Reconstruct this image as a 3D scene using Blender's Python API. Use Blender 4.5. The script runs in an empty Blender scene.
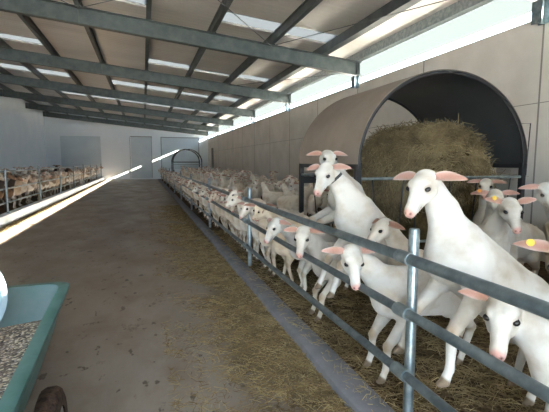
import bpy, math, random
import numpy as np
from mathutils import Vector, Matrix
PI = math.pi
S = bpy.context.scene
COL = S.collection
random.seed(11); rng = np.random.default_rng(11)

# ------------------------------------------------------------------ camera
CAM_H = 1.55
cam = bpy.data.cameras.new('camera'); camo = bpy.data.objects.new('camera', cam); COL.objects.link(camo)
cam.sensor_width = 36; cam.lens = 36*412/549; cam.clip_start = 0.05; cam.clip_end = 400
camo.location = (0, 0, CAM_H); camo.rotation_euler = (math.radians(90-6.1), 0, math.radians(-17.61))
S.camera = camo
# ------------------------------------------------------------------ sky, sun, exposure
W = bpy.data.worlds.new('sky'); S.world = W; W.use_nodes = True
bg = W.node_tree.nodes['Background']; bg.inputs[0].default_value = (0.66, 0.84, 1.0, 1); bg.inputs[1].default_value = 5.2
sun = bpy.data.lights.new('sun', 'SUN'); sun.energy = 75; sun.angle = math.radians(0.6); sun.color = (1, .93, .78)
suno = bpy.data.objects.new('sun', sun); COL.objects.link(suno)
suno.rotation_euler = Vector((-8.7, 0.9, -3.80)).to_track_quat('-Z', 'Y').to_euler()
def area(name, loc, direction, sx, sy, energy, color):
    l = bpy.data.lights.new(name, 'AREA'); l.shape = 'RECTANGLE'; l.size = sx; l.size_y = sy; l.energy = energy; l.color = color
    o = bpy.data.objects.new(name, l); COL.objects.link(o); o.location = loc
    o.rotation_euler = Vector(direction).to_track_quat('-Z', 'Y').to_euler(); return o
area('doorway_fill', (-1.0, -4.6, 2.0), (0.05, 1, 0.0), 3.4, 3.9, 18, (.86, .93, 1.0))  # added area lamp behind the camera, boosts daylight from the unseen doorway
S.view_settings.view_transform = 'Standard'; S.view_settings.look = 'None'
S.view_settings.gamma = 1; S.view_settings.use_curve_mapping = False
S.view_settings.exposure = 1.88
S.cycles.max_bounces = 9; S.cycles.diffuse_bounces = 6

# ------------------------------------------------------------------ materials
def mat(name, color, rough=.6, metal=0, spec=.5, c2=None, scale=3, detail=4, lo=.35, hi=.65, bump=0, bscale=30, stretch=None, trans=0, attr=None, bdist=.02):
    m = bpy.data.materials.new(name); m.use_nodes = True; nt = m.node_tree; b = nt.nodes['Principled BSDF']
    b.inputs['Base Color'].default_value = (*color, 1); b.inputs['Roughness'].default_value = rough
    b.inputs['Metallic'].default_value = metal; b.inputs['Specular IOR Level'].default_value = spec
    tc = nt.nodes.new('ShaderNodeTexCoord'); mp = nt.nodes.new('ShaderNodeMapping')
    nt.links.new(tc.outputs['Object'], mp.inputs[0])
    if stretch: mp.inputs['Scale'].default_value = stretch
    if c2 is not None:
        n = nt.nodes.new('ShaderNodeTexNoise'); n.inputs['Scale'].default_value = scale; n.inputs['Detail'].default_value = detail
        n.inputs['Roughness'].default_value = .6
        r = nt.nodes.new('ShaderNodeValToRGB'); r.color_ramp.elements[0].position = lo; r.color_ramp.elements[1].position = hi
        r.color_ramp.elements[0].color = (*color, 1); r.color_ramp.elements[1].color = (*c2, 1)
        nt.links.new(mp.outputs[0], n.inputs['Vector']); nt.links.new(n.outputs[0], r.inputs[0]); nt.links.new(r.outputs[0], b.inputs['Base Color'])
    if bump:
        n = nt.nodes.new('ShaderNodeTexNoise'); n.inputs['Scale'].default_value = bscale; n.inputs['Detail'].default_value = 3
        bp = nt.nodes.new('ShaderNodeBump'); bp.inputs['Strength'].default_value = bump; bp.inputs['Distance'].default_value = bdist
        nt.links.new(mp.outputs[0], n.inputs['Vector']); nt.links.new(n.outputs[0], bp.inputs['Height']); nt.links.new(bp.outputs[0], b.inputs['Normal'])
    if trans:
        t = nt.nodes.new('ShaderNodeBsdfTranslucent'); t.inputs[0].default_value = (*color, 1)
        mx = nt.nodes.new('ShaderNodeMixShader'); mx.inputs[0].default_value = trans
        nt.links.new(b.outputs[0], mx.inputs[1]); nt.links.new(t.outputs[0], mx.inputs[2])
        nt.links.new(mx.outputs[0], nt.nodes['Material Output'].inputs[0])
    return m
M = {}
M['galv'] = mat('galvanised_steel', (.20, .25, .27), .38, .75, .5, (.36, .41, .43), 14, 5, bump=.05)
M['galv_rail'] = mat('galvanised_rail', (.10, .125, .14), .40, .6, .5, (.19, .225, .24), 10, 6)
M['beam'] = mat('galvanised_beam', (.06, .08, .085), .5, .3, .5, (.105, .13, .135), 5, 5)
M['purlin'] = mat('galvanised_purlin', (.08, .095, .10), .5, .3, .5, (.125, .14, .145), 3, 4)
M['wallR'] = mat('warm_grey_concrete', (.60, .56, .51), .85, 0, .2, (.70, .655, .61), 1.2, 6, bump=.06)
M['wallL'] = mat('white_concrete', (.74, .81, .88), .7, 0, .3, (.80, .86, .91), .8, 6)
M['back'] = mat('white_sheet', (.76, .82, .87), .5, 0, .4, (.80, .85, .90), .7, 4)
M['panel'] = mat('pale_blue_sheet', (.52, .60, .65), .5, 0, .4, (.62, .69, .73), .6, 4)
M['pillar'] = mat('grey_painted_steel', (.27, .30, .31), .6)
M['joint'] = mat('dark_joint', (.25, .235, .215), .9)
M['kerbL'] = mat('pale_kerb_concrete', (.56, .60, .64), .8, 0, .3, (.66, .69, .72), 3, 5)
M['kerbR'] = mat('grey_kerb_concrete', (.15, .155, .18), .75, 0, .4, (.21, .21, .235), 5, 6, bump=.15)
M['pen'] = mat('soiled_bedding', (.055, .037, .022), .95, 0, .1, (.16, .11, .06), 9, 8, bump=.8, bscale=25)
M['straw'] = mat('straw_strand', (.30, .22, .105), .7, 0, .3, (.50, .40, .22), 6, 3)
M['strawd'] = mat('soiled_straw_strand', (.13, .088, .045), .8, 0, .2, (.32, .235, .12), 5, 3)
M['hay'] = mat('hay_strand', (.14, .105, .055), .75, 0, .3, (.36, .285, .16), 4, 3)
M['haycore'] = mat('hay_core', (.075, .055, .025), .95, 0, .1, (.16, .12, .055), 12, 8, bump=1, bscale=30)
M['black'] = mat('black_steel', (.022, .022, .025), .5)
M['hood_out'] = mat('weathered_brown_sheet', (.27, .215, .175), .55, 0, .4, (.33, .27, .225), 2, 5)
M['hood_in'] = mat('shaded_hood_inside', (.040, .043, .047), .36, 0, .5, (.06, .063, .066), 1.5, 4)  # inside face of the hood, its shade put into the dark colour
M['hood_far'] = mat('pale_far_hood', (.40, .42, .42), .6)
M['beige'] = mat('beige_board', (.42, .38, .34), .7)
M['green'] = mat('green_tub_plastic', (.05, .145, .14), .45, 0, .5, (.095, .205, .205), 6, 6)
M['greyblue'] = mat('dusty_tub_inside', (.075, .14, .155), .6, 0, .4, (.12, .165, .19), 5, 5)
M['bucket'] = mat('pale_blue_plastic', (.17, .23, .27), .45)
M['tyre'] = mat('muddy_tyre', (.03, .022, .018), .9, 0, .2, (.10, .06, .045), 30, 5, bump=.8, bscale=60)
M['hub'] = mat('wheel_hub', (.25, .25, .24), .6)
M['yellow'] = mat('yellow_tag', (.75, .50, .06), .5)
M['orange'] = mat('orange_tag', (.72, .27, .05), .5)
M['strap'] = mat('black_strap', (.02, .02, .022), .6)
M['outside'] = mat('pale_bounce_ground', (.62, .58, .52), .9)  # unseen ground, kept pale so it bounces light indoors
M['rooflight'] = mat('ribbed_rooflight_sheet', (.11, .115, .12), .5, c2=(.06, .065, .068), scale=2, stretch=(.4, 6, 1), trans=.9)
M['fascia'] = mat('ribbed_translucent_sheet', (.020, .024, .026), .5, trans=.85)

def floor_mat():
    m = bpy.data.materials.new('dirty_concrete_floor'); m.use_nodes = True; nt = m.node_tree; N = nt.nodes; L = nt.links
    b = N['Principled BSDF']; b.inputs['Roughness'].default_value = .5; b.inputs['Specular IOR Level'].default_value = .5
    tc = N.new('ShaderNodeTexCoord'); sep = N.new('ShaderNodeSeparateXYZ'); L.new(tc.outputs['Object'], sep.inputs[0])
    def noise(scale, st=(1, 1, 1), det=5, ro=.6):
        mp = N.new('ShaderNodeMapping'); mp.inputs['Scale'].default_value = st; L.new(tc.outputs['Object'], mp.inputs[0])
        n = N.new('ShaderNodeTexNoise'); n.inputs['Scale'].default_value = scale; n.inputs['Detail'].default_value = det; n.inputs['Roughness'].default_value = ro
        L.new(mp.outputs[0], n.inputs['Vector']); return n.outputs[0]
    def ramp(src, a, bb, ca, cb):
        r = N.new('ShaderNodeValToRGB'); r.color_ramp.elements[0].position = a; r.color_ramp.elements[1].position = bb
        r.color_ramp.elements[0].color = (*ca, 1); r.color_ramp.elements[1].color = (*cb, 1); L.new(src, r.inputs[0]); return r.outputs[0]
    def mix(fac, a, c):
        x = N.new('ShaderNodeMix'); x.data_type = 'RGBA'; L.new(fac, x.inputs[0]); L.new(a, x.inputs[6]) ; 
        if isinstance(c, tuple): x.inputs[7].default_value = (*c, 1)
        else: L.new(c, x.inputs[7])
        return x.outputs[2]
    base = ramp(noise(1.1, (1.3, .35, 1), 8), .35, .65, (.22, .19, .17), (.31, .275, .25))
    # brown smear, stronger away from the camera end
    far = N.new('ShaderNodeMapRange'); far.inputs[1].default_value = 2.2; far.inputs[2].default_value = 6.5; far.inputs[3].default_value = 0; far.inputs[4].default_value = .75
    L.new(sep.outputs[1], far.inputs[0])
    dirt = ramp(noise(.8, (1, .3, 1), 7), .3, .7, (.135, .10, .075), (.26, .205, .16))
    c = mix(far.outputs[0], base, dirt)
    cl = ramp(noise(1.6, (1, .6, 1), 7), .46, .62, (0, 0, 0), (.55, .55, .55))
    c = mix(cl, c, (.145, .108, .08))
    # droppings and scuffs
    sp = ramp(noise(9, (1, .6, 1), 3, .55), .635, .68, (0, 0, 0), (.9, .9, .9)); c = mix(sp, c, (.06, .04, .028))
    sp2 = ramp(noise(3.4, (1.0, .5, 1), 5, .75), .60, .67, (0, 0, 0), (.7, .7, .7)); c = mix(sp2, c, (.085, .06, .04))
    # hay dust next to the right kerb
    d = N.new('ShaderNodeMapRange'); d.inputs[1].default_value = .05; d.inputs[2].default_value = 1.0; d.inputs[3].default_value = 0; d.inputs[4].default_value = .34
    L.new(sep.outputs[0], d.inputs[0])
    ad = N.new('ShaderNodeMath'); ad.operation = 'ADD'; L.new(d.outputs[0], ad.inputs[0]); L.new(noise(1.5, (1, .5, 1), 6), ad.inputs[1])
    hm = ramp(ad.outputs[0], .66, .84, (0, 0, 0), (.9, .9, .9))
    hc = ramp(noise(30, (1, 1, 1), 6), .35, .65, (.10, .072, .035), (.22, .165, .085)); c = mix(hm, c, hc)
    # spilled feed next to the left kerb
    d2 = N.new('ShaderNodeMapRange'); d2.inputs[1].default_value = -2.90; d2.inputs[2].default_value = -3.2; d2.inputs[3].default_value = 0; d2.inputs[4].default_value = .4
    L.new(sep.outputs[0], d2.inputs[0])
    ad2 = N.new('ShaderNodeMath'); ad2.operation = 'ADD'; L.new(d2.outputs[0], ad2.inputs[0]); L.new(noise(2.5, (1, 1, 1), 6), ad2.inputs[1])
    c = mix(ramp(ad2.outputs[0], .7, .78, (0, 0, 0), (.9, .9, .9)), c, (.10, .085, .055))
    L.new(c, b.inputs['Base Color'])
    L.new(ramp(noise(1.4, (1, .5, 1), 5), .35, .7, (.38,)*3, (.62,)*3), b.inputs['Roughness'])
    bp = N.new('ShaderNodeBump'); bp.inputs['Strength'].default_value = .25; bp.inputs['Distance'].default_value = .01
    L.new(noise(22, (1, 1, 1), 6), bp.inputs['Height']); L.new(bp.outputs[0], b.inputs['Normal'])
    return m
M['floor'] = floor_mat()

def roof_mat():
    m = bpy.data.materials.new('insulated_roof_sheet'); m.use_nodes = True; nt = m.node_tree; N = nt.nodes; L = nt.links
    b = N['Principled BSDF']; b.inputs['Roughness'].default_value = .33; b.inputs['Specular IOR Level'].default_value = .5
    tc = N.new('ShaderNodeTexCoord'); mp = N.new('ShaderNodeMapping'); mp.inputs['Scale'].default_value = (.3, 1, 1); L.new(tc.outputs['Object'], mp.inputs[0])
    n = N.new('ShaderNodeTexNoise'); n.inputs['Scale'].default_value = 1.2; n.inputs['Detail'].default_value = 5; L.new(mp.outputs[0], n.inputs['Vector'])
    r = N.new('ShaderNodeValToRGB'); r.color_ramp.elements[0].color = (.60, .575, .55, 1); r.color_ramp.elements[1].color = (.76, .74, .71, 1)
    r.color_ramp.elements[0].position = .3; r.color_ramp.elements[1].position = .7; L.new(n.outputs[0], r.inputs[0]); L.new(r.outputs[0], b.inputs['Base Color'])
    w = N.new('ShaderNodeTexWave'); w.bands_direction = 'Y'; w.inputs['Scale'].default_value = 1.55; w.inputs['Distortion'].default_value = 0
    L.new(tc.outputs['Object'], w.inputs['Vector'])
    ad = N.new('ShaderNodeMath'); ad.operation = 'MULTIPLY_ADD'; L.new(n.outputs[0], ad.inputs[0]); ad.inputs[1].default_value = 1.5; L.new(w.outputs[0], ad.inputs[2])
    bp = N.new('ShaderNodeBump'); bp.inputs['Strength'].default_value = .35; bp.inputs['Distance'].default_value = .02
    L.new(ad.outputs[0], bp.inputs['Height']); L.new(bp.outputs[0], b.inputs['Normal'])
    return m
M['roof'] = roof_mat()

def coat_mat():
    m = bpy.data.materials.new('goat_coat'); m.use_nodes = True; nt = m.node_tree; N = nt.nodes; L = nt.links
    b = N['Principled BSDF']; b.inputs['Roughness'].default_value = .75; b.inputs['Specular IOR Level'].default_value = .25
    b.inputs['Sheen Weight'].default_value = .15
    a = N.new('ShaderNodeAttribute'); a.attribute_name = 'coat'
    tc = N.new('ShaderNodeTexCoord'); n = N.new('ShaderNodeTexNoise'); n.inputs['Scale'].default_value = 7; n.inputs['Detail'].default_value = 6
    L.new(tc.outputs['Object'], n.inputs['Vector'])
    r = N.new('ShaderNodeValToRGB'); r.color_ramp.elements[0].color = (.76, .69, .60, 1); r.color_ramp.elements[1].color = (1, 1, 1, 1)
    r.color_ramp.elements[0].position = .3; r.color_ramp.elements[1].position = .55; L.new(n.outputs[0], r.inputs[0])
    x = N.new('ShaderNodeMix'); x.data_type = 'RGBA'; x.blend_type = 'MULTIPLY'; x.inputs[0].default_value = 1
    L.new(a.outputs['Color'], x.inputs[6]); L.new(r.outputs[0], x.inputs[7]); 
    oi = N.new('ShaderNodeObjectInfo'); r2 = N.new('ShaderNodeValToRGB'); r2.color_ramp.elements[0].color = (.86, .79, .70, 1); r2.color_ramp.elements[1].color = (1, 1, 1, 1)
    r2.color_ramp.elements[1].position = .6; L.new(oi.outputs['Random'], r2.inputs[0])
    y = N.new('ShaderNodeMix'); y.data_type = 'RGBA'; y.blend_type = 'MULTIPLY'; y.inputs[0].default_value = 1
    L.new(x.outputs[2], y.inputs[6]); L.new(r2.outputs[0], y.inputs[7]); L.new(y.outputs[2], b.inputs['Base Color'])
    bp = N.new('ShaderNodeBump'); bp.inputs['Strength'].default_value = .35; bp.inputs['Distance'].default_value = .008
    n2 = N.new('ShaderNodeTexNoise'); n2.inputs['Scale'].default_value = 38; n2.inputs['Detail'].default_value = 5; L.new(tc.outputs['Object'], n2.inputs['Vector'])
    L.new(n2.outputs[0], bp.inputs['Height']); L.new(bp.outputs[0], b.inputs['Normal'])
    return m
M['coat'] = coat_mat()
M['eye'] = mat('goat_eye', (.012, .009, .008), .12, 0, .6)

def pellet_mat():
    m = bpy.data.materials.new('feed_pellets'); m.use_nodes = True; nt = m.node_tree; N = nt.nodes; L = nt.links
    b = N['Principled BSDF']; b.inputs['Roughness'].default_value = .75
    oi = N.new('ShaderNodeTexCoord'); v = N.new('ShaderNodeTexVoronoi'); v.inputs['Scale'].default_value = 75; L.new(oi.outputs['Object'], v.inputs['Vector'])
    r = N.new('ShaderNodeValToRGB'); cr = r.color_ramp; cr.interpolation = 'CONSTANT'
    cr.elements[0].color = (.12, .085, .07, 1); cr.elements[1].position = .3; cr.elements[1].color = (.22, .17, .15, 1)
    for p, c in ((.5, (.42, .32, .24)), (.62, (.05, .04, .045)), (.75, (.62, .52, .42)), (.88, (.33, .27, .26))):
        e = cr.elements.new(p); e.color = (*c, 1)
    sp = N.new('ShaderNodeSeparateColor'); L.new(v.outputs['Color'], sp.inputs[0]); L.new(sp.outputs[0], r.inputs[0]); L.new(r.outputs[0], b.inputs['Base Color'])
    bp = N.new('ShaderNodeBump'); bp.inputs['Strength'].default_value = .8; bp.inputs['Distance'].default_value = .008; bp.invert = True
    L.new(v.outputs['Distance'], bp.inputs['Height']); L.new(bp.outputs[0], b.inputs['Normal'])
    return m
M['pellet'] = pellet_mat()

# ------------------------------------------------------------------ mesh helpers
class MB:
    def __init__(s): s.v = []; s.f = []
    def box(s, x0, x1, y0, y1, z0, z1):
        n = len(s.v); s.v += [(x, y, z) for x in (x0, x1) for y in (y0, y1) for z in (z0, z1)]
        s.f += [tuple(n+i for i in q) for q in ((0, 1, 3, 2), (4, 6, 7, 5), (0, 4, 5, 1), (2, 3, 7, 6), (0, 2, 6, 4), (1, 5, 7, 3))]; return s
    def hexa(s, p):   # 8 points, bottom ring 0-3 then top ring 4-7
        n = len(s.v); s.v += [tuple(q) for q in p]
        s.f += [tuple(n+i for i in q) for q in ((3, 2, 1, 0), (4, 5, 6, 7), (0, 1, 5, 4), (1, 2, 6, 5), (2, 3, 7, 6), (3, 0, 4, 7))]; return s
    def tube(s, pts, r, seg=12, cap=True):
        pts = [Vector(p) for p in pts]; n0 = len(s.v); rs = r if hasattr(r, '__len__') else [r]*len(pts); ref = None
        for i, p in enumerate(pts):
            d = (pts[min(i+1, len(pts)-1)]-pts[max(i-1, 0)]).normalized()
            if ref is None: ref = Vector((0, 0, 1)) if abs(d.z) < .9 else Vector((1, 0, 0))
            a = d.cross(ref).normalized(); b = d.cross(a).normalized(); ref = a.cross(d)*-1 if False else ref
            for k in range(seg):
                t = 2*PI*k/seg; s.v.append(tuple(p+a*(rs[i]*math.cos(t))+b*(rs[i]*math.sin(t))))
        for i in range(len(pts)-1):
            for k in range(seg):
                k2 = (k+1) % seg; s.f.append((n0+i*seg+k, n0+i*seg+k2, n0+(i+1)*seg+k2, n0+(i+1)*seg+k))
        if cap: s.f.append(tuple(n0+k for k in range(seg))[::-1]); e = n0+(len(pts)-1)*seg; s.f.append(tuple(e+k for k in range(seg)))
        return s
    def grid(s, P):   # P[i][j] -> quads
        n = len(s.v); a = len(P); b = len(P[0])
        for r in P: s.v += [tuple(q) for q in r]
        for i in range(a-1):
            for j in range(b-1): s.f.append((n+i*b+j, n+(i+1)*b+j, n+(i+1)*b+j+1, n+i*b+j+1))
        return s
    def build(s, name, m, parent=None, smooth=False, bevel=0):
        me = bpy.data.meshes.new(name); me.from_pydata(s.v, [], s.f); me.materials.append(m); me.update()
        if smooth:
            me.polygons.foreach_set('use_smooth', [True]*len(me.polygons))
            me.set_sharp_from_angle(angle=math.radians(50))
        o = bpy.data.objects.new(name, me); COL.objects.link(o)
        if parent: o.parent = parent; o.matrix_parent_inverse = Matrix.Translation(-parent.location)
        if bevel: md = o.modifiers.new('bevel', 'BEVEL'); md.width = bevel; md.segments = 2
        return o
def empty(name, loc, label=None, cat=None, group=None):
    o = bpy.data.objects.new(name, None); COL.objects.link(o); o.location = loc
    tag(o, label, cat, group); return o
def tag(o, label=None, cat=None, group=None, kind=None):
    if label: o['label'] = label
    if cat: o['category'] = cat
    if group: o['group'] = group
    if kind: o['kind'] = kind
    return o
def struct(name, mb, m, smooth=False, parent=None):
    o = mb.build(name, m, parent, smooth)
    if not parent: o['kind'] = 'structure'
    return o

def strands(name, m, n, sampler, lmin, lmax, w=.0022, parent=None):
    """many thin three-sided stalks; sampler(n) gives centre points, directions"""
    c, d = sampler(n); d = d/np.linalg.norm(d, axis=1)[:, None]
    L = rng.uniform(lmin, lmax, n)[:, None]
    up = rng.normal(size=(n, 3)); a = np.cross(d, up); a /= np.linalg.norm(a, axis=1)[:, None]; b = np.cross(d, a)
    bend = rng.normal(size=(n, 3))*.10*L
    V = np.zeros((n, 9, 3))
    ww = rng.uniform(.6, 1.5, n)[:, None]*w
    for i, (t, off) in enumerate(((-.5, 0), (0, 1), (.5, 0))):
        p = c+d*L*t+bend*off
        for k in range(3):
            an = 2*PI*k/3; V[:, i*3+k] = p+(a*math.cos(an)+b*math.sin(an))*ww
    V[:, 1::3, :] = V[:, 1::3, :]
    base = (np.arange(n)*9)[:, None, None]
    q = []
    for i in range(2):
        for k in range(3):
            k2 = (k+1) % 3; q.append([i*3+k, i*3+k2, i*3+3+k2, i*3+3+k])
    F = (base+np.array(q)[None]).reshape(-1, 4)
    me = bpy.data.meshes.new(name); me.vertices.add(n*9); me.vertices.foreach_set('co', V.reshape(-1).astype(np.float32))
    me.loops.add(F.size); me.loops.foreach_set('vertex_index', F.reshape(-1).astype(np.int32))
    me.polygons.add(len(F)); me.polygons.foreach_set('loop_start', (np.arange(len(F))*4).astype(np.int32))
    me.update(calc_edges=True); me.validate()
    ms = m if isinstance(m, (list, tuple)) else [m]
    for q_ in ms: me.materials.append(q_)
    if len(ms) > 1: me.polygons.foreach_set('material_index', np.repeat(rng.integers(0, len(ms), n), 6).astype(np.int32))
    o = bpy.data.objects.new(name, me); COL.objects.link(o)
    if parent: o.parent = parent; o.matrix_parent_inverse = Matrix.Translation(-parent.location)
    return o

# ------------------------------------------------------------------ the building
XR, XL, YB, Y0 = 5.85, -7.75, 39.0, -4.5
COLY = [-0.8, 4.95, 10.65, 16.35, 22.05, 27.75, 33.45, 38.8]
def beam_z(x): return 3.95+.10*(XR-x)      # underside of the rafters
struct('floor', MB().box(XL, XR, Y0, YB, -.2, 0), M['floor'])
struct('ground', MB().box(-60, 80, -60, 110, -.5, -.22), M['outside'])  # unseen ground outside, added to bounce light up to the ceiling
# right wall: concrete panels with joints at the columns
w = MB(); ys = [Y0]+[c for c in COLY]+[YB]
w.box(XR, XR+.18, Y0, YB, 0, 3.74)
wr = struct('wall_right', w, M['wallR'])
wf = MB(); wf.box(XL, -2.8, Y0-.2, Y0, 0, 6.03); wf.box(.7, XR, Y0-.2, Y0, 0, 4.9); wf.box(-2.8, .7, Y0-.2, Y0, 4.0, 5.6)
struct('wall_front_added', wf, M['wallL'])  # unseen end wall, added to narrow the light coming from behind
j = MB()
for c in COLY:
    j.box(XR-.004, XR+.01, c-.014, c+.014, 0, 3.74)
    if c < 30: j.box(XR-.003, XR+.01, c+2.80, c+2.83, 0, 3.74)
for z in (2.45,): j.box(XR-.002, XR+.01, Y0, YB, z, z+.012)
struct('joint', j, M['joint'], parent=wr)
struct('wall_left', MB().box(XL-.2, XL, Y0, YB, 0, 6.03), M['wallL'])
b = MB(); b.hexa([(XL, YB, 0), (XR, YB, 0), (XR, YB+.2, 0), (XL, YB+.2, 0), (XL, YB, 6.03), (XR, YB, 4.58), (XR, YB+.2, 4.58), (XL, YB+.2, 6.03)])
struct('wall_back', b, M['back'])
# raised bays and frames on the back wall
def frame(name, x0, x1, z0, z1, m, d=.05, mp=None):
    o = struct(name, MB().box(x0, x1, YB-d, YB-.002, z0, z1), mp or M['panel'])
    f = MB(); f.box(x0-.08, x0, YB-d-.02, YB-.002, z0, z1+.08); f.box(x1, x1+.08, YB-d-.02, YB-.002, z0, z1+.08); f.box(x0, x1, YB-d-.02, YB-.002, z1, z1+.08)
    struct('frame', f, m, parent=o); return o
frame('window_1', -6.6, -3.45, 1.0, 3.75, M['back'], .04)
frame('door_1', -2.95, -1.05, .12, 3.75, M['back'], .03, M['back'])
frame('door_2', -1.0, .75, .12, 3.75, M['pillar'], .03)
struct('pillar_1', MB().box(.80, 1.50, YB-.13, YB-.002, 0, 3.72), M['back'])
frame('door_3', 1.65, 4.95, .9, 3.72, M['pillar'], .02)
struct('pillar_2', MB().box(-3.35, -3.05, YB-.06, YB-.002, 0, 3.8), M['back'])
# roof sheet: opaque insulated bays with rooflight sheets let in just before each rafter
XO = XR+.30
prev = Y0
px_ = [XL-.4]+[.235+1.53*k for k in range(-5, 4)]+[XO]
pr_ = random.Random(5); opaque = MB()
def piece(mb, x0, x1, ya, yb, dz=0):
    return mb.hexa([(x0, ya, beam_z(x0)+.62+dz), (x1, ya, beam_z(x1)+.62+dz), (x1, yb, beam_z(x1)+.62+dz), (x0, yb, beam_z(x0)+.62+dz),
        (x0, ya, beam_z(x0)+.72-dz), (x1, ya, beam_z(x1)+.72-dz), (x1, yb, beam_z(x1)+.72-dz), (x0, yb, beam_z(x0)+.72-dz)])
for c in COLY[1:]:
    piece(opaque, XL-.4, XO, prev, c-1.5)
    for i in range(len(px_)-1):
        lit = 1 < i < 9 and pr_.random() < (.6 if c < 17 else .9)  # far bays given extra, longer rooflights, added to brighten that end
        cut = c-1.5+pr_.choice((.55, .75, .95) if c < 17 else (.1, .3, .5)) if lit else c-.2
        piece(opaque, px_[i], px_[i+1], c-1.5, cut)
        if lit: struct('ceiling_rooflight', piece(MB(), px_[i], px_[i+1], cut, c-.2, .045), M['rooflight'])
    prev = c-.2
piece(opaque, XL-.4, XO, prev, YB+.3)
struct('ceiling', opaque, M['roof'])
# sky-lit sheet above the ventilation slit on the right
f = MB(); P = []
for i in range(41):
    P_ = XR+.06+.05*(i % 2)
    P.append([(P_, Y0, 3.90+i*.0162), (P_, YB, 3.90+i*.0162)])
f.grid(P); struct('trim_1', f, M['fascia'])
# I-section rafters on columns
for c in COLY:
    for nm in ('roof_beam',):
        m = MB()
        x0, x1 = XL, XR+.05
        def slab(ya, yb, za, zb):
            m.hexa([(x0, ya, beam_z(x0)+za), (x1, ya, beam_z(x1)+za), (x1, yb, beam_z(x1)+za), (x0, yb, beam_z(x0)+za),
                    (x0, ya, beam_z(x0)+zb), (x1, ya, beam_z(x1)+zb), (x1, yb, beam_z(x1)+zb), (x0, yb, beam_z(x0)+zb)])
        slab(c-.09, c+.09, 0, .018); slab(c-.09, c+.09, .362, .38); slab(c-.008, c+.008, .018, .362)
        for x in (x1-.12, -1.3, XL+.2): m.box(x, x+.012, c-.085, c+.085, beam_z(x)+.015, beam_z(x)+.36)
        for x in (.235+1.53*k for k in range(-5, 4)):
            m.box(x-.08, x+.08, c-.06, c+.06, beam_z(x)+.378, beam_z(x)+.40)
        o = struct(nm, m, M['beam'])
    m = MB(); m.box(XR-.16, XR-.145, c-.09, c+.09, 3.62, beam_z(XR)+.0); m.box(XR-.02, XR-.005, c-.09, c+.09, 3.62, beam_z(XR)); m.box(XR-.15, XR-.01, c-.008, c+.008, 3.62, beam_z(XR))
    struct('beam_bracket', m, M['galv'])
for k in range(-5, 4):      # purlins on top of the rafters
    x = .235+1.53*k; z = beam_z(x)+.385; wd = .05
    m = MB(); m.box(x-wd, x+wd, Y0, YB, z, z+.012); m.box(x-.008, x+.008, Y0, YB, z, z+.225); m.box(x-wd, x+wd, Y0, YB, z+.215, z+.228)
    if k == 3: m.box(x-.14, x-.04, Y0, YB, z, z+.22)
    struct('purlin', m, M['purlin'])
m = MB(); m.box(XR-.12, XR+.04, Y0, YB, beam_z(XR)+.385, beam_z(XR)+.6); struct('eaves_purlin', m, M['galv'])
# wind bracing rods
def rod(p, q): struct('bracing_rod', MB().tube([p, q], .009, 6), M['purlin'])
rod((-1.3, 10.6, beam_z(-1.3)+.33), (3.3, 5.0, beam_z(3.3)+.33)); rod((3.3, 10.6, beam_z(3.3)+.33), (-1.3, 5.0, beam_z(-1.3)+.33))
rod((3.3, 10.6, beam_z(3.3)+.35), (5.6, 5.0, beam_z(5.6)+.3)); rod((-1.3, 10.6, beam_z(-1.3)+.33), (-6, 5.0, beam_z(-6)+.33))
rod((-1.3, 10.6, beam_z(-1.3)+.33), (.3, 5.0, beam_z(.3)+.33))
rod((5.6, 10.6, beam_z(5.6)+.05), (3.3, 16.3, beam_z(3.3)+.3))
# kerbs
m = MB(); P = []
N_ = 160
for i in range(N_+1):
    y = Y0+(YB-1.2-Y0)*i/N_; a = .006*math.sin(y*1.7)+.007*math.sin(y*4.1+1); bb = .005*math.sin(y*2.3+2)
    P.append([(1.19+a, y, 0), (1.20+a, y, .055), (1.22+a, y, .065), (1.38+bb, y, .065), (1.40+bb, y, .05), (1.41+bb, y, 0)])
m.grid(P); struct('kerb', m, M['kerbR'], True)
struct('kerb', MB().box(-3.45, -3.25, Y0, YB-.6, 0, .24), M['kerbL'])
struct('pen_floor', MB().box(1.40, XR-.002, Y0, YB-.002, 0, .02), M['pen'])
struct('pen_floor', MB().box(XL+.002, -3.45, Y0, YB-.002, 0, .10), M['pen'])

# ------------------------------------------------------------------ fences
FX = 1.45
PY = [1.96+3.82*k for k in range(-1, 10)]
RZ = (.333, .70, 1.013)
fe = empty('pen_fence', (FX, 1.96, 0), 'galvanised tube fence with three rails along the right kerb, goats leaning on it', 'fence')
for y in PY: MB().tube([(FX+.005, y, .0), (FX+.005, y, 1.165), (FX+.005, y, 1.175)], [.030, .030, .026], 14).build('post', M['galv'], fe, True)
for z in RZ:
    for i in range(len(PY)-1):
        dz = .0
        MB().tube([(FX-.055, PY[i]-.10, z), (FX-.058, (PY[i]+PY[i+1])/2, z-.006), (FX-.055, PY[i+1]+.10, z)], .031 if z > 1 else .027, 14).build('rail', M['galv_rail'], fe, True)
for y in PY[:5]:
    for z in RZ:
        MB().tube([(FX-.057, y-.055, z), (FX-.057, y+.055, z)], .037, 14).build('clamp', M['galv'], fe, True)
LX = -3.35
fl = empty('pen_fence', (LX, 8.5, .24), 'pale galvanised rail fence standing on the left white kerb', 'fence')
LY = [4.9+3.6*k for k in range(0, 10)]
for i, y in enumerate(LY): MB().tube([(LX, y, .23), (LX, y, 1.35 if i % 3 else 1.42)], .028, 8).build('post', M['galv'], fl, True)
for z in (.50, .86, 1.31):
    MB().tube([(LX-.05, LY[0], z), (LX-.05, LY[-1], z)], .022, 8).build('rail', M['galv'], fl, True)

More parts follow.
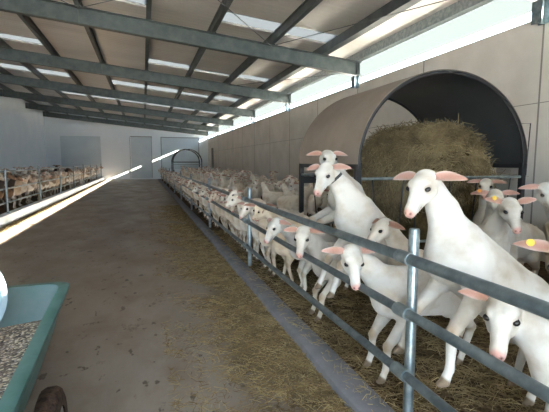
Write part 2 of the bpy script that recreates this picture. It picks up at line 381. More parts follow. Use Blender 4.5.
# ------------------------------------------------------------------ goats
def surface_nets(F, org, h):
    s = F < 0
    c = [s[:-1, :-1, :-1], s[1:, :-1, :-1], s[:-1, 1:, :-1], s[1:, 1:, :-1], s[:-1, :-1, 1:], s[1:, :-1, 1:], s[:-1, 1:, 1:], s[1:, 1:, 1:]]
    tot = sum(x.astype(np.int8) for x in c); act = (tot > 0) & (tot < 8)
    idx = np.argwhere(act); ids = -np.ones(act.shape, np.int64); ids[act] = np.arange(len(idx))
    off = np.array([(i & 1, (i >> 1) & 1, (i >> 2) & 1) for i in range(8)])
    vals = np.stack([F[idx[:, 0]+o[0], idx[:, 1]+o[1], idx[:, 2]+o[2]] for o in off], 1)
    acc = np.zeros((len(idx), 3)); cnt = np.zeros(len(idx))
    for a in range(8):
        for ax in (1, 2, 4):
            if a & ax: continue
            bq = a | ax; va, vb = vals[:, a], vals[:, bq]; cr = (va < 0) != (vb < 0)
            t = np.where(cr, va/np.where(cr, va-vb, 1), 0)[:, None]
            acc += np.where(cr[:, None], off[a]+(off[bq]-off[a])*t, 0); cnt += cr
    V = (idx+acc/cnt[:, None])*h+org
    Q = []
    for ax in range(3):
        o1, o2 = [(1, 2), (2, 0), (0, 1)][ax]
        sl0 = [slice(1, -1)]*3; sl1 = [slice(1, -1)]*3
        sl0[ax] = slice(0, -1); sl1[ax] = slice(1, None)
        A = s[tuple(sl0)]; B = s[tuple(sl1)]
        e = np.argwhere(A != B); inside = A[e[:, 0], e[:, 1], e[:, 2]]
        p = e.copy(); p[:, o1] += 1; p[:, o2] += 1
        def g(d1, d2):
            q = p.copy(); q[:, o1] += d1; q[:, o2] += d2; return ids[q[:, 0], q[:, 1], q[:, 2]]
        q = np.stack([g(-1, -1), g(0, -1), g(0, 0), g(-1, 0)], 1)
        q[~inside] = q[~inside][:, ::-1]; Q.append(q)
    return V, np.concatenate(Q)

def A3(*p): return np.array(p, float)
def rotz(v, a): c, s_ = math.cos(a), math.sin(a); return A3(v[0]*c-v[1]*s_, v[0]*s_+v[1]*c, v[2])

WHITE = (.58, .56, .53); PINK = (.42, .235, .195); NOSE = (.60, .31, .27)  # near goats' coat darkened to offset the strong light on them
def goat_mesh(name, vox=.018, hip=(-.36, 0, .66), sho=(.27, 0, .66), head=(.56, 0, 1.02), look=(.85, .0, -.53),
              legs=None, pal=None, ear=0.10, earL=.17, hs=1.15, roll=0, kneel=0):
    """goat in its own frame: faces +x, feet at z=0. head = centre of the skull, look = direction of the nose"""
    pal = pal or dict(coat=WHITE, ear=PINK, nose=NOSE, leg=(.70, .66, .60), face=WHITE, patch=None)
    hip, sho, head = A3(*hip), A3(*sho), A3(*head)
    u = A3(*look); u /= np.linalg.norm(u); wv = np.cross(A3(0, 0, 1), u); wv /= np.linalg.norm(wv); v = np.cross(u, wv)
    if roll: wv, v = wv*math.cos(roll)+v*math.sin(roll), v*math.cos(roll)-wv*math.sin(roll)
    ax = (sho-hip)/np.linalg.norm(sho-hip); up = np.cross(ax, A3(0, 1, 0)); up = up if up[2] > 0 else -up
    P = []   # (a, b, ra, rb, k, yscale)
    rc = lambda a, b, ra, rb, k=.03, ys=1.: P.append((A3(*a), A3(*b), ra, rb, k, ys))
    y1 = A3(0, 1, 0)
    # trunk
    rc(hip+up*.0, sho-up*.02, .150, .165, .05, 1.0)
    mid = (hip+sho)/2
    rc(mid-ax*.14-up*.085, mid+ax*.12-up*.07, .165, .160, .06, .95)      # belly
    rc(sho+ax*.03-up*.10, sho+ax*.06+up*.02, .130, .120, .05, 1.0)     # chest
    rc(hip+up*.06, hip-ax*.10+up*.015, .105, .095, .05, 1.0)             # rump
    rc(hip+up*.085, sho+up*.12, .055, .06, .05, 1.0)                     # spine and withers
    # neck
    nb = sho+ax*.05+up*.03; he = head-u*.04-v*.03*hs
    nm = (nb*.5+he*.5)+(-u*.015)
    rc(nb, nm, .132, .092, .05, 1.2); rc(nm, he, .094, .066*(hs**.5), .03, 1.15)
    rc(sho+ax*.08-up*.08, nm-up*.02, .10, .06, .05, 1.1)
    # head
    H = lambda a_, b_, c_=0.: head+(u*a_+v*b_+wv*c_)*hs
    hr = lambda p, q, ra, rb, k=.02, ys=1.: rc(p, q, ra*hs, rb*hs, k, ys)
    hr(H(-.015, .002), H(.035, .008), .062, .058)
    hr(H(.03, .016), H(.170, -.010), .046, .0265, .02)
    hr(H(.005, -.034), H(.150, -.037), .044, .020, .02)
    hr(H(.168, -.017), H(.186, -.020), .0285, .027, .012)
    for sg in (-1, 1):
        hr(H(.042, .036, .038*sg), H(.056, .038, .040*sg), .019, .014, .012)
        hr(H(.030, -.020, .032*sg), H(.075, -.024, .024*sg), .034, .026, .015)
        hr(H(.172, -.010, .013*sg), H(.188, -.012, .014*sg), .0145, .012, .006)
    # legs
    hipR = hip[2]-.66
    if legs is None:
        sx, sz = sho[0], sho[2]
        r = random.Random(name); j = lambda q: r.uniform(-q, q)
        legs = [[(sx-.02, .10, sz-.02), (sx-.05+j(.02), .115, sz-.23), (sx-.02+j(.04), .10, .31), (sx-.03+j(.05), .095, .085), (sx+.0+j(.03), .095, .03)],
                [(sx-.02, -.10, sz-.02), (sx-.05+j(.02), -.115, sz-.23), (sx-.02+j(.05), -.10, .31), (sx-.03+j(.06), -.095, .085), (sx+.0+j(.03), -.095, .03)],
                [(hip[0], .09, .66), (hip[0]+.08, .125, .47), (hip[0]-.10+j(.03), .105, .30), (hip[0]-.07+j(.04), .10, .085), (hip[0]-.03+j(.03), .10, .03)],
                [(hip[0], -.09, .66), (hip[0]+.08, -.125, .47), (hip[0]-.10+j(.03), -.105, .30), (hip[0]-.07+j(.04), -.10, .085), (hip[0]-.03+j(.03), -.10, .03)]]
    for i, L in enumerate(legs):
        R = (.095, .062, .032, .023, .027) if i < 2 else (.125, .088, .034, .024, .027)
        for a in range(4):
            rc(L[a], L[a+1], R[a], R[a+1], .045 if a == 0 else .012)
        rc(L[2], L[2], .034, .034, .012); rc(L[4], A3(*L[4])+A3(.028, 0, -.010), .028, .018, .006)
    # tail
    tb = hip-ax*.17+up*.10; rc(tb, tb+A3(-.07, 0, .05), .024, .014, .02)
    # udder
    if not kneel: rc(hip+A3(.06, 0, -.22), hip+A3(.0, 0, -.24), .07, .06, .04)
    lo = np.min([np.minimum(p[0], p[1])-max(p[2], p[3]) for p in P], 0)-3*vox; hi = np.max([np.maximum(p[0], p[1])+max(p[2], p[3]) for p in P], 0)+3*vox
    n = np.ceil((hi-lo)/vox).astype(int)+1
    gx, gy, gz = (lo[i]+np.arange(n[i])*vox for i in range(3))
    F = np.full(n, .2)
    for a, b_, ra, rb, k, ys in P:
        pad = max(ra, rb)*max(1, 1)+k+2*vox
        l = np.minimum(a, b_)-pad; h_ = np.maximum(a, b_)+pad
        i0 = np.clip(((l-lo)/vox).astype(int), 0, n-1); i1 = np.clip(((h_-lo)/vox).astype(int)+2, 1, n)
        X, Y, Z = np.meshgrid(gx[i0[0]:i1[0]], gy[i0[1]:i1[1]], gz[i0[2]:i1[2]], indexing='ij')
        d = b_-a; dd = (d*d).sum()
        px, py, pz = X-a[0], (Y-a[1]), Z-a[2]
        t = np.clip((px*d[0]+py*d[1]+pz*d[2])/dd, 0, 1) if dd > 1e-9 else 0
        D = np.sqrt((px-t*d[0])**2+((py-t*d[1])*ys)**2+(pz-t*d[2])**2)-(ra+(rb-ra)*t)
        sub = F[i0[0]:i1[0], i0[1]:i1[1], i0[2]:i1[2]]
        hh = np.clip(.5+.5*(sub-D)/k, 0, 1)
        F[i0[0]:i1[0], i0[1]:i1[1], i0[2]:i1[2]] = sub*(1-hh)+D*hh-k*hh*(1-hh)
    V, Q = surface_nets(F, lo, vox)
    C = np.tile(A3(*pal['coat']), (len(V), 1))
    def paint(mask, col, amt=1.):
        m_ = (np.clip(mask, 0, 1)*amt)[:, None]; C[:] = C*(1-m_)+A3(*col)*m_
    dist = lambda p: np.linalg.norm(V-p, axis=1)
    if pal.get('patch'):
        nz = np.sin(V[:, 0]*7+pal['seed'])+np.sin(V[:, 2]*9+V[:, 1]*4+pal['seed']*2)+np.sin(V[:, 1]*11+V[:, 0]*5)
        paint((nz-.0)*4, pal['patch'])
    hd = (V-head)@u
    paint(((V[:, 2] < .62) & (np.abs(V[:, 0]) < 3)).astype(float)*np.clip((.62-V[:, 2])/.5, 0, 1), pal['leg'], .8)
    paint((.11*hs-dist(head+u*.08*hs))/.03, pal['face'], .9)
    for L in legs:
        paint((.06-dist(A3(*L[2])+A3(.02, 0, 0)))/.03, (.40, .29, .19), .75)
        paint((.052-dist(A3(*L[4])+A3(.014, 0, -.014)))/.012, (.17, .115, .07), .95)
    paint((.042*hs-dist(H(.208, -.016)))/.022, pal['nose'], .85)
    for sg in (-1, 1): paint((.011*hs-dist(H(.210, -.006, .017*sg)))/.005, (.16, .06, .06))
    for sg in (-1, 1): paint((.027*hs-dist(H(.064, .025, .048*sg)))/.010, (.36, .27, .23), .5)
    rm = ((V-head)@u > .12*hs) & (np.abs((V-head)@v+.036*hs) < .006) & (dist(H(.17, -.03)) < .07*hs); paint(rm.astype(float), (.35, .18, .15), .7)
    paint((.05-dist(H(.03, .07)))/.05, tuple(c*.82 for c in pal['coat']), .5)
    verts = [tuple(x) for x in V]; faces = [tuple(int(i) for i in q) for q in Q]; cols = list(map(tuple, C)); mats = [0]*len(faces)
    # ears: cupped leaves with thickness
    ear_tip = []
    for sg in (-1, 1):
        root = H(-.018, .034, .050*sg)
        e_ = ear if not isinstance(ear, tuple) else ear[0 if sg < 0 else 1]
        d = wv*sg*.95+v*e_-u*.12; d /= np.linalg.norm(d); fr = u*.5+v*.85; fr = fr-d*(fr@d); fr /= np.linalg.norm(fr); sd = np.cross(d, fr)
        n0 = len(verts); ns = 8; nw = 6
        prof = lambda t: .031*min(hs, 1.2)*(math.sin(PI*min(1, t*.76+.16))**.9)*(1-.45*t)*(1.0 if t < .999 else .12)
        for side in (0, 1):
            for i in range(ns+1):
                t = i/ns; wd = prof(t)
                for j_ in range(nw+1):
                    q = j_/nw*2-1
                    cup = -.55*(1-q*q)*wd*(1-.6*t)
                    p = root+d*(earL*t)+sd*(q*wd)-v*(.035*t*t)+fr*(cup+(.004 if side else -.004)*(1-q*q)) - v*(.02*t*t)
                    verts.append(tuple(p))
                    cols.append(tuple(A3(*pal['ear'])*(1-.55*abs(q)**3)+A3(*pal['coat'])*.55*abs(q)**3) if side else tuple(A3(*pal['coat'])*.45+A3(*pal['ear'])*.5))
        st = (ns+1)*(nw+1)
        for side in (0, 1):
            for i in range(ns):
                for j_ in range(nw):
                    a = n0+side*st+i*(nw+1)+j_; q4 = (a, a+1, a+nw+2, a+nw+1)
                    faces.append(q4 if side else q4[::-1]); mats.append(0)
        ear_tip.append((root+d*earL*.52+fr*.004, fr, d))
    # eyes
    er = .0160*hs
    for sg in (-1, 1):
        c0 = H(.066, .025, .0465*sg); n0 = len(verts)
        for i in range(7):
            th = PI*i/6
            for k in range(8):
                ph = 2*PI*k/8
                verts.append(tuple(c0+er*(math.sin(th)*math.cos(ph)*u+math.sin(th)*math.sin(ph)*v*.85+math.cos(th)*wv))); cols.append((0, 0, 0))
        for i in range(6):
            for k in range(8):
                faces.append((n0+i*8+k, n0+i*8+(k+1) % 8, n0+(i+1)*8+(k+1) % 8, n0+(i+1)*8+k)); mats.append(1)
    me = bpy.data.meshes.new(name); me.from_pydata(verts, [], faces); me.materials.append(M['coat']); me.materials.append(M['eye'])
    me.polygons.foreach_set('material_index', mats); me.polygons.foreach_set('use_smooth', [True]*len(faces))
    at = me.color_attributes.new('coat', 'FLOAT_COLOR', 'POINT')
    at.data.foreach_set('color', np.c_[np.array(cols), np.ones(len(cols))].astype(np.float32).reshape(-1)); me.update()
    me['_'] = 0
    info = dict(ears=ear_tip, head=head, u=u, v=v, w=wv, nm=nm, nb=nb, he=he)
    return me, info

def ear_tag(parent, info, side, m='yellow'):
    p, fr, d = info['ears'][side]
    mb = MB(); c = Vector(p+fr*.004); f = Vector(fr); mb.tube([c, c+f*.006], .019, 12); 
    me = bpy.data.meshes.new('ear_tag'); me.from_pydata(mb.v, [], mb.f); me.materials.append(M[m])
    o = bpy.data.objects.new('ear_tag', me); COL.objects.link(o); o.parent = parent; o['label'] = m+' plastic ear tag'
def collar(parent, info, t=.62):
    c = info['nm']*(1-t)+info['he']*t; ax_ = info['he']-info['nm']; ax_ /= np.linalg.norm(ax_); a = np.cross(ax_, A3(0, 1, 0)); a /= np.linalg.norm(a); b_ = np.cross(ax_, a)
    r_ = (.082*(1-t)+.060*t)*1.12; mb = MB()
    P = [[tuple(c+ax_*q[1]+(a*math.cos(2*PI*k/24)+b_*math.sin(2*PI*k/24)*.9)*(r_+q[0])) for k in range(25)] for q in ((0, -.012), (.006, -.012), (.006, .012), (0, .012))]
    mb.grid(P); me = bpy.data.meshes.new('collar'); me.from_pydata(mb.v, [], mb.f); me.materials.append(M['strap'])
    o = bpy.data.objects.new('collar', me); COL.objects.link(o); o.parent = parent

HEROES = []
def leg_to(sh, hoof, front, side):
    """five joints from the shoulder or hip down to a hoof at a given point"""
    sh, hoof = A3(*sh), A3(*hoof); up_ = A3(0, 0, 1)
    fet = hoof+A3(-.03, 0, .07); d = fet-sh
    if front:
        el = sh+d*.38+A3(-.06, .02*side, 0); kn = sh+d*.68+A3(.035, 0, 0)
    else:
        el = sh+d*.33+A3(.08, .03*side, 0); kn = sh+d*.62+A3(-.09, 0, 0)
    return [tuple(x) for x in (sh, el, kn, fet, hoof)]
def glance(right, up, toward):   # nose direction, split along and across the aisle-to-pen diagonal
    return (.953*right-.303*toward, -.303*right-.953*toward, up)
def hero(label, sho_w, heading, head_w, look_w, scale=1., ground=.02, hooves=None, hipz=None, vox=.0095, tags=(), coll=0, **kw):
    kw.setdefault('hs', 1.24)
    """shoulder, skull and (optionally) front hooves given in the barn's own axes; heading in degrees"""
    a = math.radians(heading); L0 = .60; hz = hipz or .66
    sz = (sho_w[2]-ground)/scale; dz = sz-hz; hx = math.sqrt(max(.05, L0**2-dz**2))
    base = (sho_w[0]-math.cos(a)*.25*scale, sho_w[1]-math.sin(a)*.25*scale, ground)
    loc = lambda p: tuple(rotz((A3(*p)-A3(*base)), -a)/scale)
    sho = (.25, 0, sz); hip = (.25-hx, 0, hz)
    legs = []
    for k, sd in enumerate((1, -1)):
        st = (.23, .10*sd, sz-.03)
        if hooves and hooves[k]: legs.append(leg_to(st, loc(hooves[k]), True, sd))
        else: legs.append(leg_to(st, (.25+(.03, -.02)[k], .10*sd, .03), True, sd))
    for k, sd in enumerate((1, -1)): legs.append(leg_to((hip[0], .09*sd, hz), (hip[0]-.03+(.05, -.04)[k], .11*sd, .03), False, sd))
    me, info = goat_mesh('goat', vox, hip=hip, sho=sho, head=loc(head_w), look=tuple(rotz(A3(*look_w), -a)), legs=legs, **kw)
    o = bpy.data.objects.new('goat', me); COL.objects.link(o); o.location = base; o.rotation_euler.z = a; o.scale = (scale,)*3
    tag(o, label, 'goat')
    for t in tags: ear_tag(o, info, *t)
    if coll: collar(o, info)
    HEROES.append((base[0], base[1], a, scale)); return o

hero('big white goat with its head high above the nearest fence post', (1.80, 1.99, 1.02), 176, (1.59, 2.06, 1.42), glance(-.58, -.62, .56),
     hooves=[(1.50, 1.72, .38), (1.50, 2.12, .38)], ear=(.02, .10), earL=.18, hs=1.22, vox=.0078)
hero('white goat pushing its head low between the rails at the bottom right corner', (1.93, 1.38, .57), 172, (1.57, 1.44, .87), glance(-.44, -.58, .66), hs=1.36, scale=.88, ear=(.25, -.05), earL=.17, vox=.0078)
hero('white goat cut by the right edge with a yellow tag in its raised pink ear', (2.32, 1.00, .82), 125, (1.97, 1.45, 1.08), glance(-.42, -.72, .5), ear=(.1, .35), earL=.19, tags=((0, 'yellow'),), vox=.0078)
hero('white goat with its head hanging out over the middle rail left of the nearest post', (1.70, 2.50, .64), 182, (1.38, 2.55, .89), glance(.05, -.78, .62), scale=.92,
     hooves=[(1.53, 2.36, .05), (1.56, 2.60, .05)], ear=(.12, .12), earL=.18, vox=.0078)
hero('white goat tucked behind the top rail beside the rearing goat, ear flat', (2.06, 2.84, .70), 183, (1.78, 2.78, 1.04), glance(-.75, -.55, .35), scale=.86, ear=-.05)
hero('white goat with a black collar rearing against the fence before the feeder', (1.82, 3.26, 1.08), 184, (1.53, 3.32, 1.46), glance(-.42, -.66, .62), hooves=[(1.50, 3.12, .42), (1.50, 3.38, .42)], ear=(-.02, .12), coll=1, vox=.0078)
hero('white goat whose head shows just above and behind the haltered rearing goat', (2.12, 4.02, 1.18), 180, (1.84, 3.96, 1.59), glance(.15, -.45, .85), hooves=[(1.56, 3.86, .76), (1.56, 4.08, .76)], ear=.12)
hero('white young goat resting its chin on the middle rail left of the rearing pair', (1.72, 3.65, .60), 181, (1.36, 3.42, .90), glance(-.22, -.72, .65), scale=.9, hooves=[(1.56, 3.52, .05), (1.58, 3.72, .05)], ear=(.0, .05))
hero('white goat leaning through the rails just right of the second post', (1.74, 4.40, .62), 182, (1.34, 4.16, .88), glance(-.55, -.70, .45), scale=.9, ear=.0)
hero('white goat facing the camera with upright ears and a yellow tag, below the feeder', (3.04, 2.99, .80), 255, (2.90, 2.66, 1.17), glance(-.12, -.62, .78), ear=(.45, .50), earL=.16, tags=((0, 'yellow'),))
hero('white goat looking left with ears level just behind the yellow-tagged goat', (3.62, 3.46, .82), 195, (3.40, 3.30, 1.19), glance(-.30, -.55, .78), ear=(.1, .2), tags=((0, 'orange'),))
hero('untagged white goat at the right edge before the concrete wall', (3.90, 2.84, .84), 188, (3.62, 2.93, 1.27), glance(-.15, -.62, .77), ear=.05)
hero('white goat standing behind the feeder bars beside the hay bale', (4.33, 4.30, .80), 200, (4.10, 4.13, 1.26), glance(-.45, -.5, .75), ear=.1)

# ------------------------------------------------------------------ the crowd in the right pen
TONES = [(.84, .80, .75), (.82, .75, .67), (.78, .70, .60)]  # crowd coats lightened to make up for dim light down the pen
def variant(i, tone=WHITE, patch=None, ear=PINK, face=None, seed=0., leg=(.68, .62, .55), vox=.019):
    r = random.Random(100+i)
    yaw = (0, .7, -.7, .35, -.3, 1.1, .15, .9, -1.0, .5)[i % 10]; hz = (1.04, .98, 1.06, 1.12, .92, 1.0, 1.14, .95, 1.02, 1.08)[i % 10]
    hx = .60-.10*abs(yaw)
    head = (hx, .17*math.sin(yaw), hz); pit = (-.5, -.7, -.45, -.6, -.8, -.55, -.4, -.9, -.6, -.5)[i % 10]
    return goat_mesh('goat_%d' % i, vox, head=head, look=(math.cos(yaw), math.sin(yaw), pit), ear=r.uniform(-.05, .3), earL=.18,
                     pal=dict(coat=tone, ear=ear, nose=NOSE, leg=leg, face=face or tone, patch=patch, seed=seed))[0]
VW = [variant(i, TONES[i % 3]) for i in range(10)]
placed = [(h[0], h[1], h[2], 1.) for h in HEROES]
def clear_of(x, y, a, s_, pts, rad=.40):
    ca, sa = math.cos(a), math.sin(a)
    me_ = [(x+ca*t*s_, y+sa*t*s_) for t in (.72, .42, .14, -.14, -.42)]
    for (px, py, pa, ps) in pts:
        if abs(px-x) > 1.5 or abs(py-y) > 1.5: continue
        cb, sb = math.cos(pa), math.sin(pa)
        for t in (.72, .42, .14, -.14, -.42):
            qx, qy = px+cb*t*ps, py+sb*t*ps
            for mx, my in me_:
                if (qx-mx)**2+(qy-my)**2 < (rad*(s_+ps)/2)**2: return False
    return True
def copy_goat(me, x, y, z, a, s_, label, group, pts):
    o = bpy.data.objects.new('goat', me); COL.objects.link(o); o.location = (x, y, z); o.rotation_euler.z = a; o.scale = (s_,)*3
    tag(o, label, 'goat', group); pts.append((x, y, a, s_)); return o
TONE_W = ['white', 'off-white', 'cream']
ORD = ['nearest', 'second', 'third', 'fourth', 'fifth', 'sixth', 'seventh', 'eighth', 'ninth', 'tenth']
def bay_of(y):
    i = sum(1 for p in PY[1:] if p < y)
    return 'between the %s and %s fence posts' % (ORD[i-1], ORD[i]) if i < 10 else 'past the last fence posts'
y = 4.78; k = 0
while y < 37.6:
    s_ = random.uniform(.80, .95)
    v_ = random.choice((0, 1, 3, 5, 7, 9, 1, 5, 2))
    near = y < 9.4
    copy_goat(VW[v_], 1.34+.54*s_+random.uniform(0, .09), y, .02, PI+random.uniform(-.12, .12), s_,
              '%s front-row goat, head through rails %s' % (TONE_W[v_ % 3], bay_of(y)),
              'goats lined up along the right fence', placed)
    y += .42+random.uniform(0, .03)+(.0 if y < 25 else .06); k += 1
n_front = k
cnt = 0; tries = 0
while cnt < 132 and tries < 90000:
    tries += 1
    y = 1.2+36.6*random.random()**1.15; x = random.uniform(2.75, 5.35)
    if 2.2 < x < 5.7 and 4.15 < y < 7.3: continue
    if 2.2 < x < 5.2 and 34.8 < y < 38.5: continue
    if y < 4.4 and x < 3.2: continue
    a = random.choice((PI, PI, PI*.8, PI*1.25, -PI/2, -PI*.6, PI*1.35, 0))+random.uniform(-.3, .3); s_ = random.uniform(.86, 1.04)
    hx_, hy_ = x+math.cos(a)*.62, y+math.sin(a)*.62; bx, by = x-math.cos(a)*.6, y-math.sin(a)*.6
    if max(hx_, bx) > 5.6 or min(hx_, bx) < 2.2 or max(hy_, by) > 38.2: continue
    if any(2.5 < q < 5.6 and 4.55 < w_ < 6.95 for q, w_ in ((hx_, hy_), (bx, by))): continue
    if any(2.3 < q < 5.1 and 35.4 < w_ < 38 for q, w_ in ((hx_, hy_), (bx, by))): continue
    if not clear_of(x, y, a, s_, placed, .395): continue
    vi = random.randrange(10); side = 'near the concrete wall' if x > 4.2 else 'behind the front row'
    lab = '%s goat in the right crowd %s, %s' % (TONE_W[vi % 3], side, 'nearer than the feeder' if y < 5 else 'just beyond the feeder' if y < 12 else 'half way down the pen' if y < 22 else 'far down by the distant hoop')
    copy_goat(VW[vi], x, y, .02, a, s_, lab, 'goats crowding the right pen', placed); cnt += 1
print('front', n_front, 'crowd', cnt)

# ------------------------------------------------------------------ the mixed herd in the left pen
GR = (.44, .40, .36); BR = (.20, .13, .085); DK = (.05, .04, .038); TN = (.50, .42, .34)
VL = [variant(0, (.86, .85, .84), (.62, .60, .58), (.40, .28, .22), GR, 1., (.5, .46, .4), .022), variant(1, (.55, .52, .49), (.24, .21, .19), (.35, .24, .2), (.3, .26, .23), 2.3, (.42, .38, .33), .022),
      variant(3, BR, DK, (.2, .12, .09), BR, 3.1, (.12, .08, .06), .022), variant(5, (.86, .84, .82), (.55, .45, .36), (.45, .3, .24), TN, 4.2, (.55, .5, .44), .022),
      variant(7, GR, (.62, .6, .57), (.35, .25, .2), (.32, .28, .25), 5.5, (.4, .36, .32), .022), variant(2, (.86, .84, .82), (.36, .31, .27), (.5, .34, .29), (.66, .63, .6), .4, (.6, .56, .5), .022)]
KIND = ['pale grey patched goat', 'dark grey patched goat', 'dark brown goat', 'cream and tan goat', 'grey goat with pale patches', 'white goat with grey patches']
left = []; y = 8.6; k = 0
while y < 37.8:
    s_ = random.uniform(.9, 1.04); v_ = random.choice((0, 5, 3, 4, 5, 0, 1, 5, 2 if y < 24 else 0))
    if abs(y-13.6) < .25: v_ = 2
    copy_goat(VL[v_], LX-.12-.50*s_-random.uniform(0, .15), y, .10, random.uniform(-.35, .35), s_, KIND[v_]+' at the left fence rails, '+('near end of the row' if y < 16 else 'middle of the row' if y < 26 else 'far end by the back wall'), 'goats along the left fence', left)
    y += .66+random.uniform(0, .18); k += 1
cnt = 0; tries = 0
while cnt < 36 and tries < 20000:
    tries += 1; y = 9+28*random.random(); x = random.uniform(-7.0, -5.2); a = random.uniform(0, 2*PI); s_ = random.uniform(.92, 1.06)
    if not clear_of(x, y, a, s_, left, .42): continue
    v_ = random.choice((0, 5, 3, 1, 5, 0, 4, 2))
    copy_goat(VL[v_], x, y, .10, a, s_, KIND[v_]+' back in the left pen, '+('near part' if y < 18 else 'middle part' if y < 28 else 'by the back wall'), 'goats standing back in the left pen', left); cnt += 1
print('left', len(left), 'all', len(placed)+len(left))

# ------------------------------------------------------------------ barrel-roofed hay feeder and bale
def arch(cx, y, R, z0, a0=0, a1=PI, n=40): return [(cx+R*math.cos(a0+(a1-a0)*i/n), y, z0+.90*R*math.sin(a0+(a1-a0)*i/n)) for i in range(n+1)]
def feeder(cx, y0, y1, R, z0, label, hood_out, hood_in, full=True):
    e = empty('hay_feeder', (cx, (y0+y1)/2, 0), label, 'hay feeder')
    if full:
        for nm, r0, r1, mm in (('hood', R, R+.006, hood_out), ('hood_inside_shaded', R-.010, R-.004, hood_in)):
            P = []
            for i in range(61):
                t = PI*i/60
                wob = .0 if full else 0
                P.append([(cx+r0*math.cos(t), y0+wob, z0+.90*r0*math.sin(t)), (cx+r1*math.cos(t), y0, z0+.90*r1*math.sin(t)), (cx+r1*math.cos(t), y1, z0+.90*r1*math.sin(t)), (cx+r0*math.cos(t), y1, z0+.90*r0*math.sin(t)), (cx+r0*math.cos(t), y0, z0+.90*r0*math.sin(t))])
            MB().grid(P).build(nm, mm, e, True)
    for y in (y0+.03, y1-.03): MB().tube(arch(cx, y, R-.035, z0), .022 if full else .05, 10).build('hoop', M['black'], e, True)
    for x in (cx-R+.03, cx+R-.03):
        for y in (y0+.05, y1-.05):
            MB().box(x-.035, x+.035, y-.035, y+.035, .02, z0+.02).build('post', M['black'], e)
        if full: MB().box(x-.02, x+.02, y0, y1, z0-.06, z0).build('side_rail', M['black'], e)
    for y in (y0+.05, y1-.05):
        MB().tube([(cx-R+.03, y, 1.33), (cx+R-.03, y, 1.33)], .022, 8).build('top_bar', M['galv'], e, True)
        MB().tube([(cx-R+.03, y, .45), (cx+R-.03, y, .45)], .020, 8).build('bottom_bar', M['galv'], e, True)
        if full:
            for i in range(1, 9):
                x = cx-R+.03+(2*R-.06)*i/9
                MB().tube([(x, y, .45), (x+.09*(-1)**i, y, 1.33)], .010, 6).build('slant_bar', M['black'], e, True)
    for x in (cx-R+.03, cx+R-.03):
        for z in (.45, 1.33): MB().tube([(x, y0+.05, z), (x, y1-.05, z)], .02, 8).build('side_bar', M['galv'], e, True)
    return e
FC, FR, FZ = 4.03, 1.41, 1.52
fd = feeder(FC, 4.73, 6.83, FR, FZ, 'hay feeder with a barrel-shaped brown sheet hood, coloured dark inside for shade, over the round bale', M['hood_out'], M['hood_in'])
MB().box(FC+.12, FC+FR-.02, 6.70, 6.74, 1.32, 1.50).build('end_board', M['beige'], fd)
MB().box(FC-FR+.04, FC+FR-.02, 6.74, 6.77, 1.18, 1.30).build('back_bar', M['black'], fd)
MB().tube([(FC+FR+.02, 4.76, 1.35), (FC+FR+.05, 4.76, 2.12), (FC+FR-.32, 4.80, 2.10)], .009, 8).build('latch_rod', M['black'], fd, True)
# hood edge flange that catches the sun
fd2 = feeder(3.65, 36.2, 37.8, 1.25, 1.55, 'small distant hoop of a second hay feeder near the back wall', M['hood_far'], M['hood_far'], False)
MB().box(2.45, 4.85, 37.3, 37.34, 1.5, 1.58).build('cross_bar', M['black'], fd2)
struct('pillar_3', MB().box(5.68, 5.845, 35.9, 36.05, 0, 2.75), M['joint'])

def bale():
    e = empty('round_hay_bale', (4.10, 5.62, .02), 'large shaggy round bale of hay slumped inside the hooded feeder', 'hay bale')
    cx, cy, cz, R, H = 4.10, 5.58, 1.08, .93, .72
    def surf(th, s_):      # th round, s_ in -1..1 along y
        k = (1-abs(s_)**3.5)**(1/3.0) if abs(s_) < 1 else 0
        r_ = R*(.30+.70*k)+.05*math.sin(3*th+s_*2)+.04*math.sin(7*th+1.3)*k
        if s_ < -.999 or s_ > .999: r_ = .02
        return (cx+r_*math.cos(th), cy+H*s_+.04*math.sin(5*th), max(.03, cz+r_*math.sin(th)))
    P = [[surf(2*PI*j/72, -1+2*i/28) for j in range(73)] for i in range(29)]
    MB().grid(P).build('bale_core', M['haycore'], e, True)
    def smp(n):
        th = rng.uniform(-.35, PI+.35, n); s_ = np.clip(rng.uniform(-1.3, 1.0, n), -.985, 1.0)
        face = s_ <= -.984
        c = np.array([surf(t, q) for t, q in zip(th, s_)])
        rr = np.sqrt(rng.uniform(0.0, 1, n))*R*.96
        c[face] = np.stack([cx+rr*np.cos(th), cy-H*(.92+.10*(1-(rr/R)**3))+rng.normal(size=n)*.02, cz+rr*np.sin(th)], 1)[face]
        tang = np.stack([-np.sin(th), np.zeros(n), np.cos(th)], 1); d = tang+rng.normal(size=(n, 3))*.45
        d[:, 2] -= .35*np.sign(d[:, 2])*0
        c += rng.normal(size=(n, 3))*.025; return c, d
    a = strands('hay_layer', M['hay'], 15000, smp, .10, .42, .0035, e)
    b_ = strands('hay_layer', M['straw'], 2500, smp, .08, .30, .0032, e); a['kind'] = 'stuff'; b_['kind'] = 'stuff'
    def mess(n):
        c = np.stack([rng.normal(cx+.05, .42, n), rng.uniform(cy-.75, cy+.5, n), rng.uniform(0, .12, n)], 1)
        c[:, 2] += cz+np.sqrt(np.clip(R*R-(c[:, 0]-cx)**2, .05, None))-.05
        return c, rng.normal(size=(n, 3))*np.array([1, .6, .35])
    t = strands('loose_top_hay', M['hay'], 3500, mess, .12, .38, .0035, e); t['kind'] = 'stuff'
bale()

